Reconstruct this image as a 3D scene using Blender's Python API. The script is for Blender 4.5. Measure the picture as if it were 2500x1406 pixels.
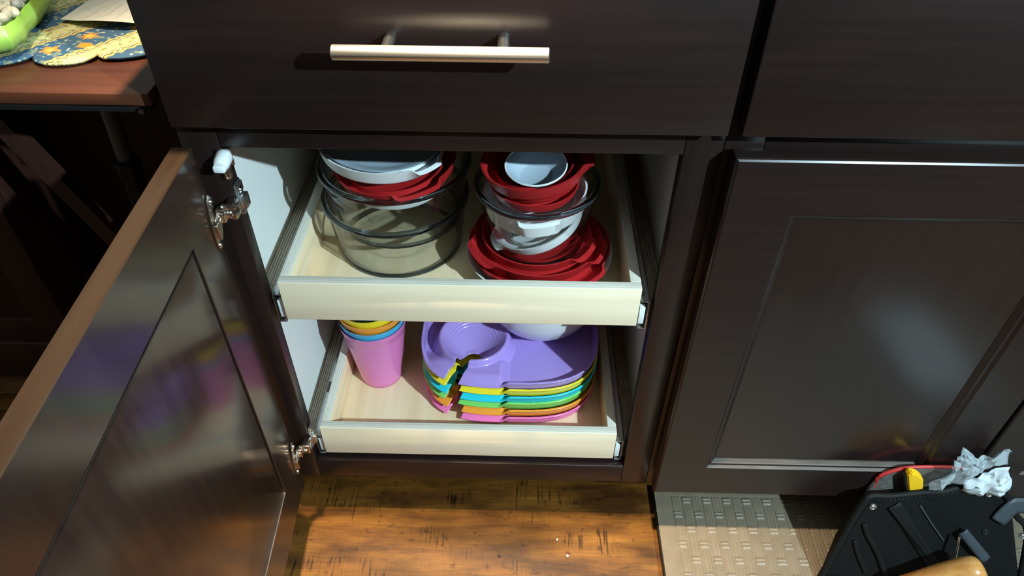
import bpy, bmesh, math, random
from mathutils import Vector, Matrix, noise
for o in list(bpy.data.objects): bpy.data.objects.remove(o)
scene = bpy.context.scene
COL = scene.collection
R = math.radians
rnd = random.Random(7)

# ------------------------------------------------------------------ camera
cam_d = bpy.data.cameras.new('camera'); cam = bpy.data.objects.new('camera', cam_d); COL.objects.link(cam)
cx = Vector((0.99975223, 0.02146129, 0.00590666)); cy = Vector((-0.01878339, 0.67100526, 0.74121463)); cf = Vector((-0.01194402, 0.74114193, -0.67124212))
M = Matrix((cx, cy, -cf)).transposed().to_4x4(); M.translation = Vector((0.29971062, -0.61051441, 1.04563401))
cam.matrix_world = M
cam_d.sensor_width = 36.0; cam_d.lens = 1744.2 / 2500 * 36.0; cam_d.clip_start = 0.02
scene.camera = cam
# ------------------------------------------------------------------ world, lights, exposure
w = bpy.data.worlds.new('world'); scene.world = w; w.use_nodes = True
bgn = w.node_tree.nodes['Background']; bgn.inputs[0].default_value = (1.0, 0.86, 0.72, 1); bgn.inputs[1].default_value = 0.06
def lamp(name, kind, loc, energy, color, radius):
    d = bpy.data.lights.new(name, kind); d.energy = energy; d.color = color
    if kind == 'AREA': d.shape = 'DISK'; d.size = radius * 2
    else: d.shadow_soft_size = radius
    o = bpy.data.objects.new(name, d); COL.objects.link(o); o.location = loc
    return o
lamp('cool_work_light', 'POINT', (1.35, -1.13, 1.55), 225, (0.63, 0.89, 1.0), 0.018)
wl_ = lamp('warm_ceiling_downlight', 'SPOT', (0.2, -0.105, 2.43), 640, (1.0, 0.80, 0.54), 0.05)
wl_.data.spot_size = R(35); wl_.data.spot_blend = 1.0
scene.view_settings.view_transform = 'Standard'
scene.view_settings.look = 'None'
scene.view_settings.exposure = 0.0
scene.view_settings.gamma = 1.0
scene.view_settings.use_curve_mapping = False
try: scene.cycles.use_denoising = True
except Exception: pass
scene.cycles.max_bounces = 10
scene.cycles.transparent_max_bounces = 24

# ------------------------------------------------------------------ materials
def lk(nt, a, b): nt.links.new(a, b)
def mat(name, col, rough=0.5, metal=0.0, spec=0.5, col2=None, scale=(8, 8, 8), nscale=4.0, bump=0.0, detail=5, coat=0.0, sss=0.0, ramp=(0.35, 0.65), bscale=None, trans=0.0, ior=1.45, aniso=0):
    m = bpy.data.materials.new(name); m.use_nodes = True; nt = m.node_tree
    b = nt.nodes['Principled BSDF']
    b.inputs['Base Color'].default_value = (*col, 1); b.inputs['Roughness'].default_value = rough
    b.inputs['Metallic'].default_value = metal; b.inputs['Specular IOR Level'].default_value = spec
    b.inputs['IOR'].default_value = ior
    b.inputs['Transmission Weight'].default_value = trans
    b.inputs['Coat Weight'].default_value = coat; b.inputs['Coat Roughness'].default_value = 0.08
    if sss: b.inputs['Subsurface Weight'].default_value = sss; b.inputs['Subsurface Radius'].default_value = (0.004, 0.003, 0.003)
    if col2 is not None or bump:
        tc = nt.nodes.new('ShaderNodeTexCoord'); mp = nt.nodes.new('ShaderNodeMapping'); mp.inputs['Scale'].default_value = scale
        lk(nt, tc.outputs['Object'], mp.inputs[0])
        n = nt.nodes.new('ShaderNodeTexNoise'); n.inputs['Scale'].default_value = nscale; n.inputs['Detail'].default_value = detail
        lk(nt, mp.outputs[0], n.inputs[0])
        if col2 is not None:
            r = nt.nodes.new('ShaderNodeValToRGB'); r.color_ramp.elements[0].position = ramp[0]; r.color_ramp.elements[1].position = ramp[1]
            r.color_ramp.elements[0].color = (*col, 1); r.color_ramp.elements[1].color = (*col2, 1)
            lk(nt, n.outputs[0], r.inputs[0]); lk(nt, r.outputs[0], b.inputs['Base Color'])
        if bump:
            bp = nt.nodes.new('ShaderNodeBump'); bp.inputs['Strength'].default_value = bump; bp.inputs['Distance'].default_value = 0.002
            if bscale:
                n2 = nt.nodes.new('ShaderNodeTexNoise'); n2.inputs['Scale'].default_value = bscale; lk(nt, tc.outputs['Object'], n2.inputs[0]); lk(nt, n2.outputs[0], bp.inputs['Height'])
            else: lk(nt, n.outputs[0], bp.inputs['Height'])
            lk(nt, bp.outputs[0], b.inputs['Normal'])
    return m
def ply_mat(axis, dark=(0.60, 0.54, 0.45), light=(0.73, 0.69, 0.6), nm=''):
    """birch plywood edge: thin laminations across the given axis"""
    m = mat('plywood_edge_' + nm + 'xyz'[axis], (0.74, 0.65, 0.5), 0.55)
    nt = m.node_tree; b = nt.nodes['Principled BSDF']
    tc = nt.nodes.new('ShaderNodeTexCoord'); sp = nt.nodes.new('ShaderNodeSeparateXYZ'); lk(nt, tc.outputs['Object'], sp.inputs[0])
    mu = nt.nodes.new('ShaderNodeMath'); mu.operation = 'MULTIPLY'; mu.inputs[1].default_value = 2 * math.pi / 0.0032; lk(nt, sp.outputs[axis], mu.inputs[0])
    si = nt.nodes.new('ShaderNodeMath'); si.operation = 'SINE'; lk(nt, mu.outputs[0], si.inputs[0])
    mp = nt.nodes.new('ShaderNodeMapping'); sc = [700, 700, 700]
    for k in range(3):
        if k != axis: sc[k] = 25
    mp.inputs['Scale'].default_value = sc; lk(nt, tc.outputs['Object'], mp.inputs[0])
    n = nt.nodes.new('ShaderNodeTexNoise'); n.inputs['Scale'].default_value = 1.0; lk(nt, mp.outputs[0], n.inputs[0])
    ad = nt.nodes.new('ShaderNodeMath'); ad.operation = 'MULTIPLY_ADD'; ad.inputs[1].default_value = 0.28; lk(nt, si.outputs[0], ad.inputs[0]); lk(nt, n.outputs[0], ad.inputs[2])
    r = nt.nodes.new('ShaderNodeValToRGB'); r.color_ramp.elements[0].position = 0.3; r.color_ramp.elements[1].position = 0.6
    r.color_ramp.elements[0].color = (*dark, 1); r.color_ramp.elements[1].color = (*light, 1)
    lk(nt, ad.outputs[0], r.inputs[0]); lk(nt, r.outputs[0], b.inputs['Base Color'])
    return m
ESP1, ESP2 = (0.0135, 0.0076, 0.0071), (0.0165, 0.0095, 0.0086)
M_wood_h = mat('espresso_wood_horizontal', ESP1, 0.30, spec=0.42, col2=ESP2, scale=(2.5, 30, 60), nscale=2.2, bump=0.012)
M_wood_v = mat('espresso_wood_vertical', ESP1, 0.30, spec=0.42, col2=ESP2, scale=(60, 30, 2.5), nscale=2.2, bump=0.012)
M_wood_door = mat('espresso_wood_satin', ESP1, 0.19, spec=0.9, col2=(0.02, 0.0118, 0.009), scale=(40, 30, 2.5), nscale=2.0)
M_wood_panel = mat('espresso_wood_panel', ESP1, 0.20, spec=0.65, col2=(0.016, 0.0092, 0.0082), scale=(40, 30, 2.5), nscale=2.0)
M_wood_edge = mat('espresso_wood_edge', (0.021, 0.0115, 0.0062), 0.3, col2=(0.028, 0.0155, 0.0085), scale=(2.5, 40, 40), nscale=2.0)
M_highlight = mat('ledge_highlight', (0.055, 0.042, 0.035), 0.3, col2=(0.11, 0.092, 0.08), scale=(6, 40, 40), nscale=3)  # highlight painted in: lighter tone for the upward-facing door ledges
M_white = mat('white_melamine', (0.8, 0.8, 0.77), 0.5)
M_backply = mat('raw_back_board', (0.22, 0.16, 0.10), 0.7)
M_birch = mat('birch_face', (0.92, 0.77, 0.56), 0.5, col2=(0.86, 0.70, 0.49), scale=(3, 40, 40), nscale=1.6, bump=0.03)
M_birch_y = mat('birch_face_lengthwise', (0.86, 0.69, 0.46), 0.42, col2=(0.78, 0.58, 0.35), scale=(40, 3, 40), nscale=1.6, bump=0.04)
M_plyx, M_plyy = ply_mat(0), ply_mat(1)
M_plyc = ply_mat(0, (0.16, 0.12, 0.08), (0.5, 0.43, 0.33), 'shaded_')  # darker copy of the ply edge, cleat shade put into its colour
M_zinc = mat('zinc_plated_steel', (0.62, 0.64, 0.65), 0.3, 1.0)
M_nickel = mat('bright_nickel', (0.74, 0.72, 0.68), 0.17, 1.0)
M_blackm = mat('black_steel', (0.02, 0.02, 0.022), 0.4, 0.5)
M_steel = mat('brushed_stainless', (0.82, 0.82, 0.81), 0.30, 1.0)
_b = M_steel.node_tree.nodes['Principled BSDF']; _b.inputs['Anisotropic'].default_value = 0.72
_t = M_steel.node_tree.nodes.new('ShaderNodeTangent'); _t.direction_type = 'RADIAL'; _t.axis = 'X'; lk(M_steel.node_tree, _t.outputs[0], _b.inputs['Tangent'])
M_slidew = mat('white_nylon', (0.75, 0.78, 0.8), 0.35)
M_damper = mat('white_plastic', (0.75, 0.78, 0.8), 0.3, sss=0.2)
M_lidw = mat('white_lid_plastic', (0.78, 0.8, 0.8), 0.35, sss=0.15)
M_lidr = mat('red_lid_plastic', (0.42, 0.016, 0.018), 0.38)
M_frost = mat('frosted_grey_plastic', (0.42, 0.5, 0.58), 0.4, sss=0.1)
M_ceramic = mat('white_ceramic', (0.8, 0.81, 0.82), 0.15, coat=0.3)
def plastic(name, c): return mat(name, c, 0.22, coat=0.15, sss=0.06)
P_purple = plastic('lavender_plastic', (0.40, 0.27, 0.66)); P_yellow = plastic('yellow_plastic', (0.88, 0.7, 0.03))
P_cyan = plastic('cyan_plastic', (0.02, 0.58, 0.72)); P_green = plastic('green_plastic', (0.22, 0.66, 0.14)); P_orange = plastic('orange_plastic', (0.95, 0.33, 0.04)); P_pink = plastic('pink_plastic', (0.9, 0.2, 0.5))
C_pink = plastic('cup_pink_plastic', (0.78, 0.22, 0.52)); C_blue = plastic('cup_blue_plastic', (0.07, 0.45, 0.72))
def thin_glass(name, tint=(0.982, 0.985, 0.98), dark=(0.30, 0.35, 0.38), fres=1.5):
    m = bpy.data.materials.new(name); m.use_nodes = True; nt = m.node_tree
    for n in list(nt.nodes): nt.nodes.remove(n)
    out = nt.nodes.new('ShaderNodeOutputMaterial'); mx = nt.nodes.new('ShaderNodeMixShader'); tr = nt.nodes.new('ShaderNodeBsdfTransparent'); gl = nt.nodes.new('ShaderNodeBsdfGlossy')
    gl.inputs['Roughness'].default_value = 0.03
    lw = nt.nodes.new('ShaderNodeLayerWeight'); lw.inputs[0].default_value = 0.25
    rp = nt.nodes.new('ShaderNodeValToRGB'); rp.color_ramp.elements[0].position = 0.25; rp.color_ramp.elements[1].position = 0.95
    rp.color_ramp.elements[0].color = (*tint, 1); rp.color_ramp.elements[1].color = (*dark, 1)
    lk(nt, lw.outputs['Facing'], rp.inputs[0]); lk(nt, rp.outputs[0], tr.inputs[0])
    l2 = nt.nodes.new('ShaderNodeLayerWeight'); l2.inputs[0].default_value = 0.5
    pw = nt.nodes.new('ShaderNodeMath'); pw.operation = 'POWER'; pw.inputs[1].default_value = 4.0; lk(nt, l2.outputs['Facing'], pw.inputs[0])
    fr = nt.nodes.new('ShaderNodeMath'); fr.operation = 'MULTIPLY_ADD'; fr.inputs[1].default_value = 0.75; fr.inputs[2].default_value = 0.035; lk(nt, pw.outputs[0], fr.inputs[0])
    lk(nt, fr.outputs[0], mx.inputs[0]); lk(nt, tr.outputs[0], mx.inputs[1]); lk(nt, gl.outputs[0], mx.inputs[2]); lk(nt, mx.outputs[0], out.inputs[0])
    return m
M_glass = thin_glass('clear_bowl_glass')
M_glassrim = mat('thick_glass_rim', (0.30, 0.36, 0.40), 0.02, trans=1.0, ior=1.5)
M_film = thin_glass('clear_plastic_film', (0.93, 0.94, 0.95), (0.75, 0.8, 0.82), 1.6)
def milky(name, col, a):
    m = mat(name, col, 0.22); nt = m.node_tree; b = nt.nodes['Principled BSDF']; out = [n for n in nt.nodes if n.type == 'OUTPUT_MATERIAL'][0]
    tr = nt.nodes.new('ShaderNodeBsdfTransparent'); mx = nt.nodes.new('ShaderNodeMixShader'); mx.inputs[0].default_value = a
    lk(nt, tr.outputs[0], mx.inputs[1]); lk(nt, b.outputs[0], mx.inputs[2]); lk(nt, mx.outputs[0], out.inputs[0]); return m
M_milky = milky('milky_plastic_film', (0.6, 0.68, 0.72), 0.34)
M_cherry = mat('cherry_table_wood', (0.055, 0.017, 0.010), 0.3, col2=(0.08, 0.026, 0.013), scale=(2.5, 35, 35), nscale=2)
M_cherryd = mat('dark_cherry_wood', (0.03, 0.010, 0.0065), 0.5, col2=(0.045, 0.015, 0.009), scale=(35, 35, 3), nscale=2)
M_wall = mat('warm_white_wall', (0.5, 0.45, 0.38), 0.9)
M_counter = mat('dark_stone', (0.05, 0.045, 0.04), 0.3, col2=(0.12, 0.1, 0.09), nscale=30)
M_fabric = mat('black_nylon_fabric', (0.0040, 0.0040, 0.0042), 0.85, spec=0.15, col2=(0.0062, 0.0062, 0.0064), nscale=60, bump=0.15, bscale=1500)
M_binding = mat('black_binding_tape', (0.0055, 0.006, 0.0065), 0.6, spec=0.22, bump=0.15, bscale=1500)
M_web = mat('grey_nylon_webbing', (0.035, 0.046, 0.056), 0.5, bump=0.2, bscale=900)
M_lining = mat('worn_grey_lining', (0.07, 0.065, 0.06), 0.6, col2=(0.13, 0.12, 0.11), nscale=12, bump=0.3)
M_redp = mat('red_piping', (0.45, 0.03, 0.03), 0.45)
M_yel = mat('yellow_tool_grip', (0.9, 0.52, 0.015), 0.4)
M_tape = mat('black_grip', (0.01, 0.01, 0.01), 0.5)
M_hammer = mat('varnished_ash_handle', (0.62, 0.3, 0.09), 0.25, col2=(0.5, 0.2, 0.05), scale=(6, 60, 60), nscale=1.5, coat=0.4)
M_bagwhite = mat('white_plastic_bag', (0.58, 0.63, 0.67), 0.4, sss=0.2)
M_greenbag = mat('lime_green_film', (0.33, 0.55, 0.07), 0.3, col2=(0.45, 0.68, 0.13), nscale=3, coat=0.3)
M_nut = mat('pale_nut', (0.72, 0.62, 0.42), 0.55, col2=(0.62, 0.5, 0.32), nscale=8)
M_nutred = mat('red_candy', (0.45, 0.1, 0.07), 0.4)
M_nutgrey = mat('grey_seed', (0.35, 0.31, 0.26), 0.5)
M_crumb = mat('pale_crumb', (0.7, 0.66, 0.55), 0.7)
M_crumbd = mat('dark_crumb', (0.03, 0.025, 0.03), 0.7)
M_mat = mat('taupe_rubber_mat', (0.175, 0.138, 0.097), 0.45, col2=(0.15, 0.118, 0.08), nscale=5, bump=0.05, bscale=400)
M_matside = mat('black_rubber', (0.012, 0.011, 0.01), 0.6)
M_grey = mat('grey_painted_tube', (0.11, 0.095, 0.09), 0.4)
M_tan = mat('tan_felt', (0.3, 0.24, 0.16), 0.9)

def floor_mat():
    m = bpy.data.materials.new('hand_scraped_floor_wood'); m.use_nodes = True; nt = m.node_tree; b = nt.nodes['Principled BSDF']
    tc = nt.nodes.new('ShaderNodeTexCoord')
    def nz(scale, s, d=6, dist=0.0):
        mp = nt.nodes.new('ShaderNodeMapping'); mp.inputs['Scale'].default_value = scale; lk(nt, tc.outputs['Object'], mp.inputs[0])
        n = nt.nodes.new('ShaderNodeTexNoise'); n.inputs['Scale'].default_value = s; n.inputs['Detail'].default_value = d; n.inputs['Distortion'].default_value = dist; lk(nt, mp.outputs[0], n.inputs[0]); return n
    def ramp(src, stops):
        r = nt.nodes.new('ShaderNodeValToRGB'); e = r.color_ramp.elements
        e[0].position, e[0].color = stops[0][0], (*stops[0][1], 1); e[1].position, e[1].color = stops[-1][0], (*stops[-1][1], 1)
        for p, c in stops[1:-1]:
            k = e.new(p); k.color = (*c, 1)
        lk(nt, src, r.inputs[0]); return r
    def mul(a, c, fac=1.0, facsock=None):
        x = nt.nodes.new('ShaderNodeMix'); x.data_type = 'RGBA'; x.blend_type = 'MULTIPLY'; x.inputs[0].default_value = fac
        if facsock: lk(nt, facsock, x.inputs[0])
        lk(nt, a, x.inputs[6]); lk(nt, c, x.inputs[7]); return x.outputs[2]
    grain = nz((2.2, 15, 15), 2.4, 9, 0.15)
    base = ramp(grain.outputs[0], [(0.32, (0.080, 0.0275, 0.0055)), (0.5, (0.155, 0.058, 0.0085)), (0.66, (0.22, 0.090, 0.0135))])
    fine = ramp(nz((14, 190, 190), 1.6, 5).outputs[0], [(0.3, (0.74, 0.72, 0.7)), (0.62, (1, 1, 1))])
    blot = ramp(nz((3.2, 9, 9), 2.6, 7, 0.25).outputs[0], [(0.33, (0.32, 0.29, 0.26)), (0.54, (1, 1, 1))])
    speck = ramp(nz((38, 60, 60), 1.5, 4).outputs[0], [(0.30, (0.35, 0.3, 0.26)), (0.40, (1, 1, 1))])
    c1 = mul(mul(base.outputs[0], fine.outputs[0]), blot.outputs[0], 0.9); c1 = mul(c1, speck.outputs[0], 0.8)
    scr = nz((210, 11, 11), 1.5, 3, 0.1)          # scrape marks across the boards
    msk = ramp(nz((5, 11, 7), 1.7, 4).outputs[0], [(0.50, (0, 0, 0)), (0.60, (1, 1, 1))])
    sr = ramp(scr.outputs[0], [(0.37, (0.2, 0.18, 0.16)), (0.45, (1, 1, 1))])
    class _O: pass
    m2 = _O(); m2.outputs = {2: mul(c1, sr.outputs[0], 1.0, msk.outputs[0])}
    lk(nt, m2.outputs[2], b.inputs['Base Color'])
    b.inputs['Roughness'].default_value = 0.55; b.inputs['Specular IOR Level'].default_value = 0.22
    bp = nt.nodes.new('ShaderNodeBump'); bp.inputs['Strength'].default_value = 0.10; bp.inputs['Distance'].default_value = 0.003
    lk(nt, scr.outputs[0], bp.inputs['Height']); lk(nt, bp.outputs[0], b.inputs['Normal'])
    return m
M_floor = floor_mat()
def vcol_mat(name, rough=0.8, bump=0.0, bscale=500):
    m = mat(name, (0.5, 0.5, 0.5), rough, bump=bump, bscale=bscale); nt = m.node_tree
    a = nt.nodes.new('ShaderNodeAttribute'); a.attribute_name = 'print'; lk(nt, a.outputs['Color'], nt.nodes['Principled BSDF'].inputs['Base Color']); return m
M_cloth = vcol_mat('printed_cotton', 0.85, 0.25, 350)
M_paper = vcol_mat('printed_paper', 0.8)

# ------------------------------------------------------------------ helpers
def finish(name, bm, m, parent=None, smooth=False, angle=35):
    bmesh.ops.recalc_face_normals(bm, faces=bm.faces)
    me = bpy.data.meshes.new(name); bm.to_mesh(me); bm.free()
    return link(name, me, m, parent, smooth, angle)
def link(name, me, m, parent=None, smooth=False, angle=35):
    for k in (m if isinstance(m, (list, tuple)) else [m]): me.materials.append(k)
    if smooth:
        for p in me.polygons: p.use_smooth = True
        try: me.set_sharp_from_angle(angle=R(angle))
        except Exception: pass
    o = bpy.data.objects.new(name, me); COL.objects.link(o)
    if parent: o.parent = parent
    return o
def tag(o, label, cat, group=None, kind=None):
    o['label'] = label; o['category'] = cat
    if group: o['group'] = group
    if kind: o['kind'] = kind
    return o
def thing(name, label, cat, loc=(0, 0, 0), rot=(0, 0, 0), group=None):
    o = bpy.data.objects.new(name, None); COL.objects.link(o); o.location = loc; o.rotation_euler = rot; o.empty_display_size = 0.05
    return tag(o, label, cat, group)
def node(name, parent, loc=(0, 0, 0), rot=(0, 0, 0)):
    o = bpy.data.objects.new(name, None); COL.objects.link(o); o.parent = parent; o.location = loc; o.rotation_euler = rot; o.empty_display_size = 0.03
    return o
def add_box(bm, a, b, bev=0.0, mi=0, seg=2):
    x0, y0, z0 = a; x1, y1, z1 = b
    t = bmesh.new()
    vs = [t.verts.new(p) for p in ((x0, y0, z0), (x1, y0, z0), (x1, y1, z0), (x0, y1, z0), (x0, y0, z1), (x1, y0, z1), (x1, y1, z1), (x0, y1, z1))]
    for f in ((3, 2, 1, 0), (4, 5, 6, 7), (0, 1, 5, 4), (1, 2, 6, 5), (2, 3, 7, 6), (3, 0, 4, 7)): t.faces.new([vs[i] for i in f])
    if bev: bmesh.ops.bevel(t, geom=list(t.edges), offset=bev, segments=seg, affect='EDGES', profile=0.5)
    merge(bm, t, mi)
def merge(bm, t, mi=0, mx=None):
    if mx is not None: bmesh.ops.transform(t, matrix=mx, verts=t.verts)
    me = bpy.data.meshes.new('tmp'); 
    for f in t.faces: f.material_index = mi
    t.to_mesh(me); t.free(); bm.from_mesh(me); bpy.data.meshes.remove(me)
def box(name, a, b, m, parent=None, bev=0.001, seg=2):
    bm = bmesh.new(); add_box(bm, a, b, bev, 0, seg); return finish(name, bm, m, parent, bev > 0, 50)
def face_mats(o, rule):
    for p in o.data.polygons: p.material_index = rule(p.normal, p.center)
def add_lathe(bm, prof, n=64, mi=0, warp=None, closed=True):
    rings = []; t = bmesh.new()
    for r, z in prof:
        if r < 1e-6: rings.append([t.verts.new((0, 0, z))])
        else:
            ring = []
            for k in range(n):
                a = 2 * math.pi * k / n; p = (r * math.cos(a), r * math.sin(a), z)
                if warp: p = warp(r, a, z)
                ring.append(t.verts.new(p))
            rings.append(ring)
    pairs = list(zip(rings[:-1], rings[1:]))
    if closed: pairs.append((rings[-1], rings[0]))
    for A, B in pairs:
        if len(A) == 1 and len(B) == 1: continue
        for k in range(n):
            j = (k + 1) % n
            if len(A) == 1: t.faces.new((A[0], B[j], B[k]))
            elif len(B) == 1: t.faces.new((A[k], A[j], B[0]))
            else: t.faces.new((A[k], A[j], B[j], B[k]))
    merge(bm, t, mi)
def lathe(name, prof, m, parent=None, n=64, warp=None, closed=True, angle=40):
    bm = bmesh.new(); add_lathe(bm, prof, n, 0, warp, closed); return finish(name, bm, m, parent, True, angle)
def add_tube(bm, pts, r, n=10, mi=0, cap=True, flat=1.0):
    """tube of radius r (number or list) swept along pts"""
    pts = [Vector(p) for p in pts]; t = bmesh.new(); rings = []
    up = Vector((0, 0, 1))
    for i, p in enumerate(pts):
        d = (pts[min(i + 1, len(pts) - 1)] - pts[max(i - 1, 0)]).normalized()
        u = up if abs(d.dot(up)) < 0.95 else Vector((0, 1, 0))
        s = d.cross(u).normalized(); q = s.cross(d).normalized(); rr = r[i] if isinstance(r, (list, tuple)) else r
        rings.append([t.verts.new(p + s * rr * math.cos(2 * math.pi * k / n) + q * rr * flat * math.sin(2 * math.pi * k / n)) for k in range(n)])
    for A, B in zip(rings[:-1], rings[1:]):
        for k in range(n): t.faces.new((A[k], A[(k + 1) % n], B[(k + 1) % n], B[k]))
    if cap: t.faces.new(rings[0][::-1]); t.faces.new(rings[-1])
    merge(bm, t, mi)
def tube(name, pts, r, m, parent=None, n=12, flat=1.0):
    bm = bmesh.new(); add_tube(bm, pts, r, n, 0, True, flat); return finish(name, bm, m, parent, True, 50)
def add_prism(bm, poly, axis, d0, d1, mi=0, bev=0.0):
    """polygon in the plane normal to axis, extruded d0..d1"""
    def P(a, b, d): return {'x': (d, a, b), 'y': (a, d, b), 'z': (a, b, d)}[axis]
    t = bmesh.new(); A = [t.verts.new(P(a, b, d0)) for a, b in poly]; B = [t.verts.new(P(a, b, d1)) for a, b in poly]
    t.faces.new(A[::-1]); t.faces.new(B); n = len(poly)
    for k in range(n): t.faces.new((A[k], A[(k + 1) % n], B[(k + 1) % n], B[k]))
    bmesh.ops.recalc_face_normals(t, faces=t.faces)
    if bev: bmesh.ops.bevel(t, geom=list(t.edges), offset=bev, segments=2, affect='EDGES')
    merge(bm, t, mi)
def cat_curve(pts, per=6):
    pts = [Vector(p) for p in pts]; out = []
    for i in range(len(pts) - 1):
        p0, p1, p2, p3 = pts[max(i - 1, 0)], pts[i], pts[i + 1], pts[min(i + 2, len(pts) - 1)]
        for k in range(per):
            t = k / per
            out.append(0.5 * ((2 * p1) + (-p0 + p2) * t + (2 * p0 - 5 * p1 + 4 * p2 - p3) * t * t + (-p0 + 3 * p1 - 3 * p2 + p3) * t ** 3))
    out.append(pts[-1]); return out
def struct(o): o['kind'] = 'structure'; return o
def copy_tree(o, parent=None):
    c = o.copy(); COL.objects.link(c)
    if parent: c.parent = parent
    for ch in list(o.children): copy_tree(ch, c)
    return c

# ------------------------------------------------------------------ the setting
FL = struct(box('floor', (-1.6, -1.6, -0.06), (2.2, 0.72, -0.0185), M_matside, None, 0))
edges = [-0.98, -0.78, -0.58, -0.36, -0.128, 0.070, 0.187, 0.2255, 0.415, 0.60, 0.72]
seed = [0.62, 0.33, 0.9, 0.48, 0.71, 0.85, 0.2, 0.55, 0.4, 0.75]
for i in range(len(edges) - 1):
    y0, y1 = edges[i], edges[i + 1]; x = -1.6 + 0; cuts = [-1.6, -0.62 - seed[i] * 0.5, 0.66 + seed[i] * 0.9, 2.2]
    for a, b in zip(cuts[:-1], cuts[1:]):
        bm = bmesh.new(); add_box(bm, (a + 0.0005 - (a + b) / 2, y0 + 0.0001 - y0, -0.0185), (b - 0.0005 - (a + b) / 2, y1 - 0.0001 - y0, 0.0), 0.0006, 0, 1)
        p = finish('plank', bm, M_floor, FL, True, 50); p.location = ((a + b) / 2, y0, 0)
WB = struct(box('wall_back', (-1.6, 0.72, 0.0), (2.2, 0.80, 2.46), M_wall, None, 0))
CE = struct(box('ceiling', (-1.6, -1.6, 2.46), (2.2, 0.80, 2.52), M_wall, None, 0))
struct(box('wall_left', (-1.68, -1.6, 0.0), (-1.6, 0.80, 2.46), M_wall, None, 0))

# ------------------------------------------------------------------ base cabinet with the open door
BW, BH0, BH1 = 0.4572, 0.140, 0.6726        # opening
CAB = thing('base_cabinet', 'dark espresso base cabinet with its door swung open and two pull-out trays inside', 'cabinet', (0, 0, 0))
box('stile', (-0.0381, 0, 0.099), (0, 0.019, 0.876), M_wood_v, CAB, 0.0008)
box('stile', (BW, 0, 0.099), (0.4945, 0.019, 0.876), M_wood_v, CAB, 0.0008)
box('rail', (0.0002, 0.0003, 0.099), (BW - 0.0002, 0.0187, BH0), M_wood_h, CAB, 0.0008)
box('rail', (0.0002, 0.0003, BH1), (BW - 0.0002, 0.0187, 0.7107), M_wood_h, CAB, 0.0008)
box('rail', (0.0002, 0.0003, 0.84), (BW - 0.0002, 0.0187, 0.876), M_wood_h, CAB, 0.0008)
o = box('side_panel', (-0.0315, 0.0192, 0.099), (-0.019, 0.6, 0.876), [M_white, M_wood_v], CAB, 0); face_mats(o, lambda n, c: 1 if n.x < -0.5 else 0)
box('side_panel', (0.476, 0.0192, 0.099), (0.4885, 0.6, 0.876), M_white, CAB, 0)
box('bottom_panel', (-0.019, 0.0192, 0.125), (0.476, 0.594, 0.1385), M_white, CAB, 0)
box('back_panel', (-0.019, 0.594, 0.125), (0.476, 0.6, 0.876), M_backply, CAB, 0)
box('toe_kick', (-0.0315, 0.078, 0.001), (0.4885, 0.09, 0.0985), M_wood_h, CAB, 0)
for z0, z1 in ((0.410, 0.4583), (0.1387, 0.1735)):
    for xa, xb in ((-0.0189, 0.0), (0.4572, 0.4759)):
        o = box('cleat', (xa, 0.0195, z0), (xb, 0.56, z1), [M_birch_y, M_plyc], CAB, 0); face_mats(o, lambda n, c: 1 if abs(n.z) > 0.5 else 0)
# drawer
DR = box('drawer_front', (-0.0275, -0.0265, 0.7090), (0.4878, -0.0008, 0.866), M_wood_h, CAB, 0.0012)
def bar_handle(x0, x1, z, posts, y, r, face, parent):
    bm = bmesh.new(); add_lathe(bm, [(0, 0), (r - 0.0008, 0), (r, 0.0008), (r, x1 - x0 - 0.0008), (r - 0.0008, x1 - x0), (0, x1 - x0)], 32, closed=False)
    bmesh.ops.transform(bm, matrix=Matrix.Translation((x0, y, z)) @ Matrix.Rotation(R(90), 4, 'Y'), verts=bm.verts)
    o = finish('handle_bar', bm, M_steel, parent, True, 40)
    for px in posts:
        bm = bmesh.new(); add_tube(bm, [(px, face, z), (px, y + r * 0.6, z)], 0.0047, 20); finish('handle_post', bm, M_zinc, parent, True, 40)
    return o
bar_handle(0.1440, 0.3195, 0.7995, (0.1870, 0.2818), -0.0605, 0.0061, -0.0265, DR)
# open door
ang = -87.25
DOOR = node('door', CAB, (-0.0172, -0.0209, 0.114), (0, 0, R(ang)))
DW, DH, DT = 0.514, 0.571, 0.0195
def frame_loops(name, outer, inner, prof, m, parent, sgn=1):
    """mitred door frame: prof lists ('o'|'i', inset, y) loops from the back outer edge round the front to the panel groove"""
    bm = bmesh.new(); loops = []
    for w_, d, y in prof:
        a, b, c, e = outer if w_ == 'o' else inner
        loops.append([bm.verts.new(p) for p in ((a + d, sgn * y, c + d), (b - d, sgn * y, c + d), (b - d, sgn * y, e - d), (a + d, sgn * y, e - d))])
    for A, B in zip(loops, loops[1:] + loops[:1]):
        for k in range(4): bm.faces.new((A[k], A[(k + 1) % 4], B[(k + 1) % 4], B[k]))
    return finish(name, bm, m, parent, False)
fr_o = frame_loops('door_frame', (0, DW, 0, DH), (0.063, DW - 0.063, 0.0725, DH - 0.0725),
    [('o', 0, -DT), ('o', 0, -0.0012), ('o', 0.0012, 0.0), ('i', -0.0008, 0.0), ('i', 0, -0.0008), ('i', 0.0004, -0.0040), ('i', 0.0022, -0.0040), ('i', 0.0022, -DT)], [M_wood_door, M_wood_edge, M_highlight], DOOR)
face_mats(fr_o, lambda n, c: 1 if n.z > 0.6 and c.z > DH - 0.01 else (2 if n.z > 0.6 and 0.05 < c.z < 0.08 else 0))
box('door_panel', (0.0672, -0.013, 0.0749), (DW - 0.0672, -0.0008, DH - 0.0749), M_wood_door, DOOR, 0.0010)
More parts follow.
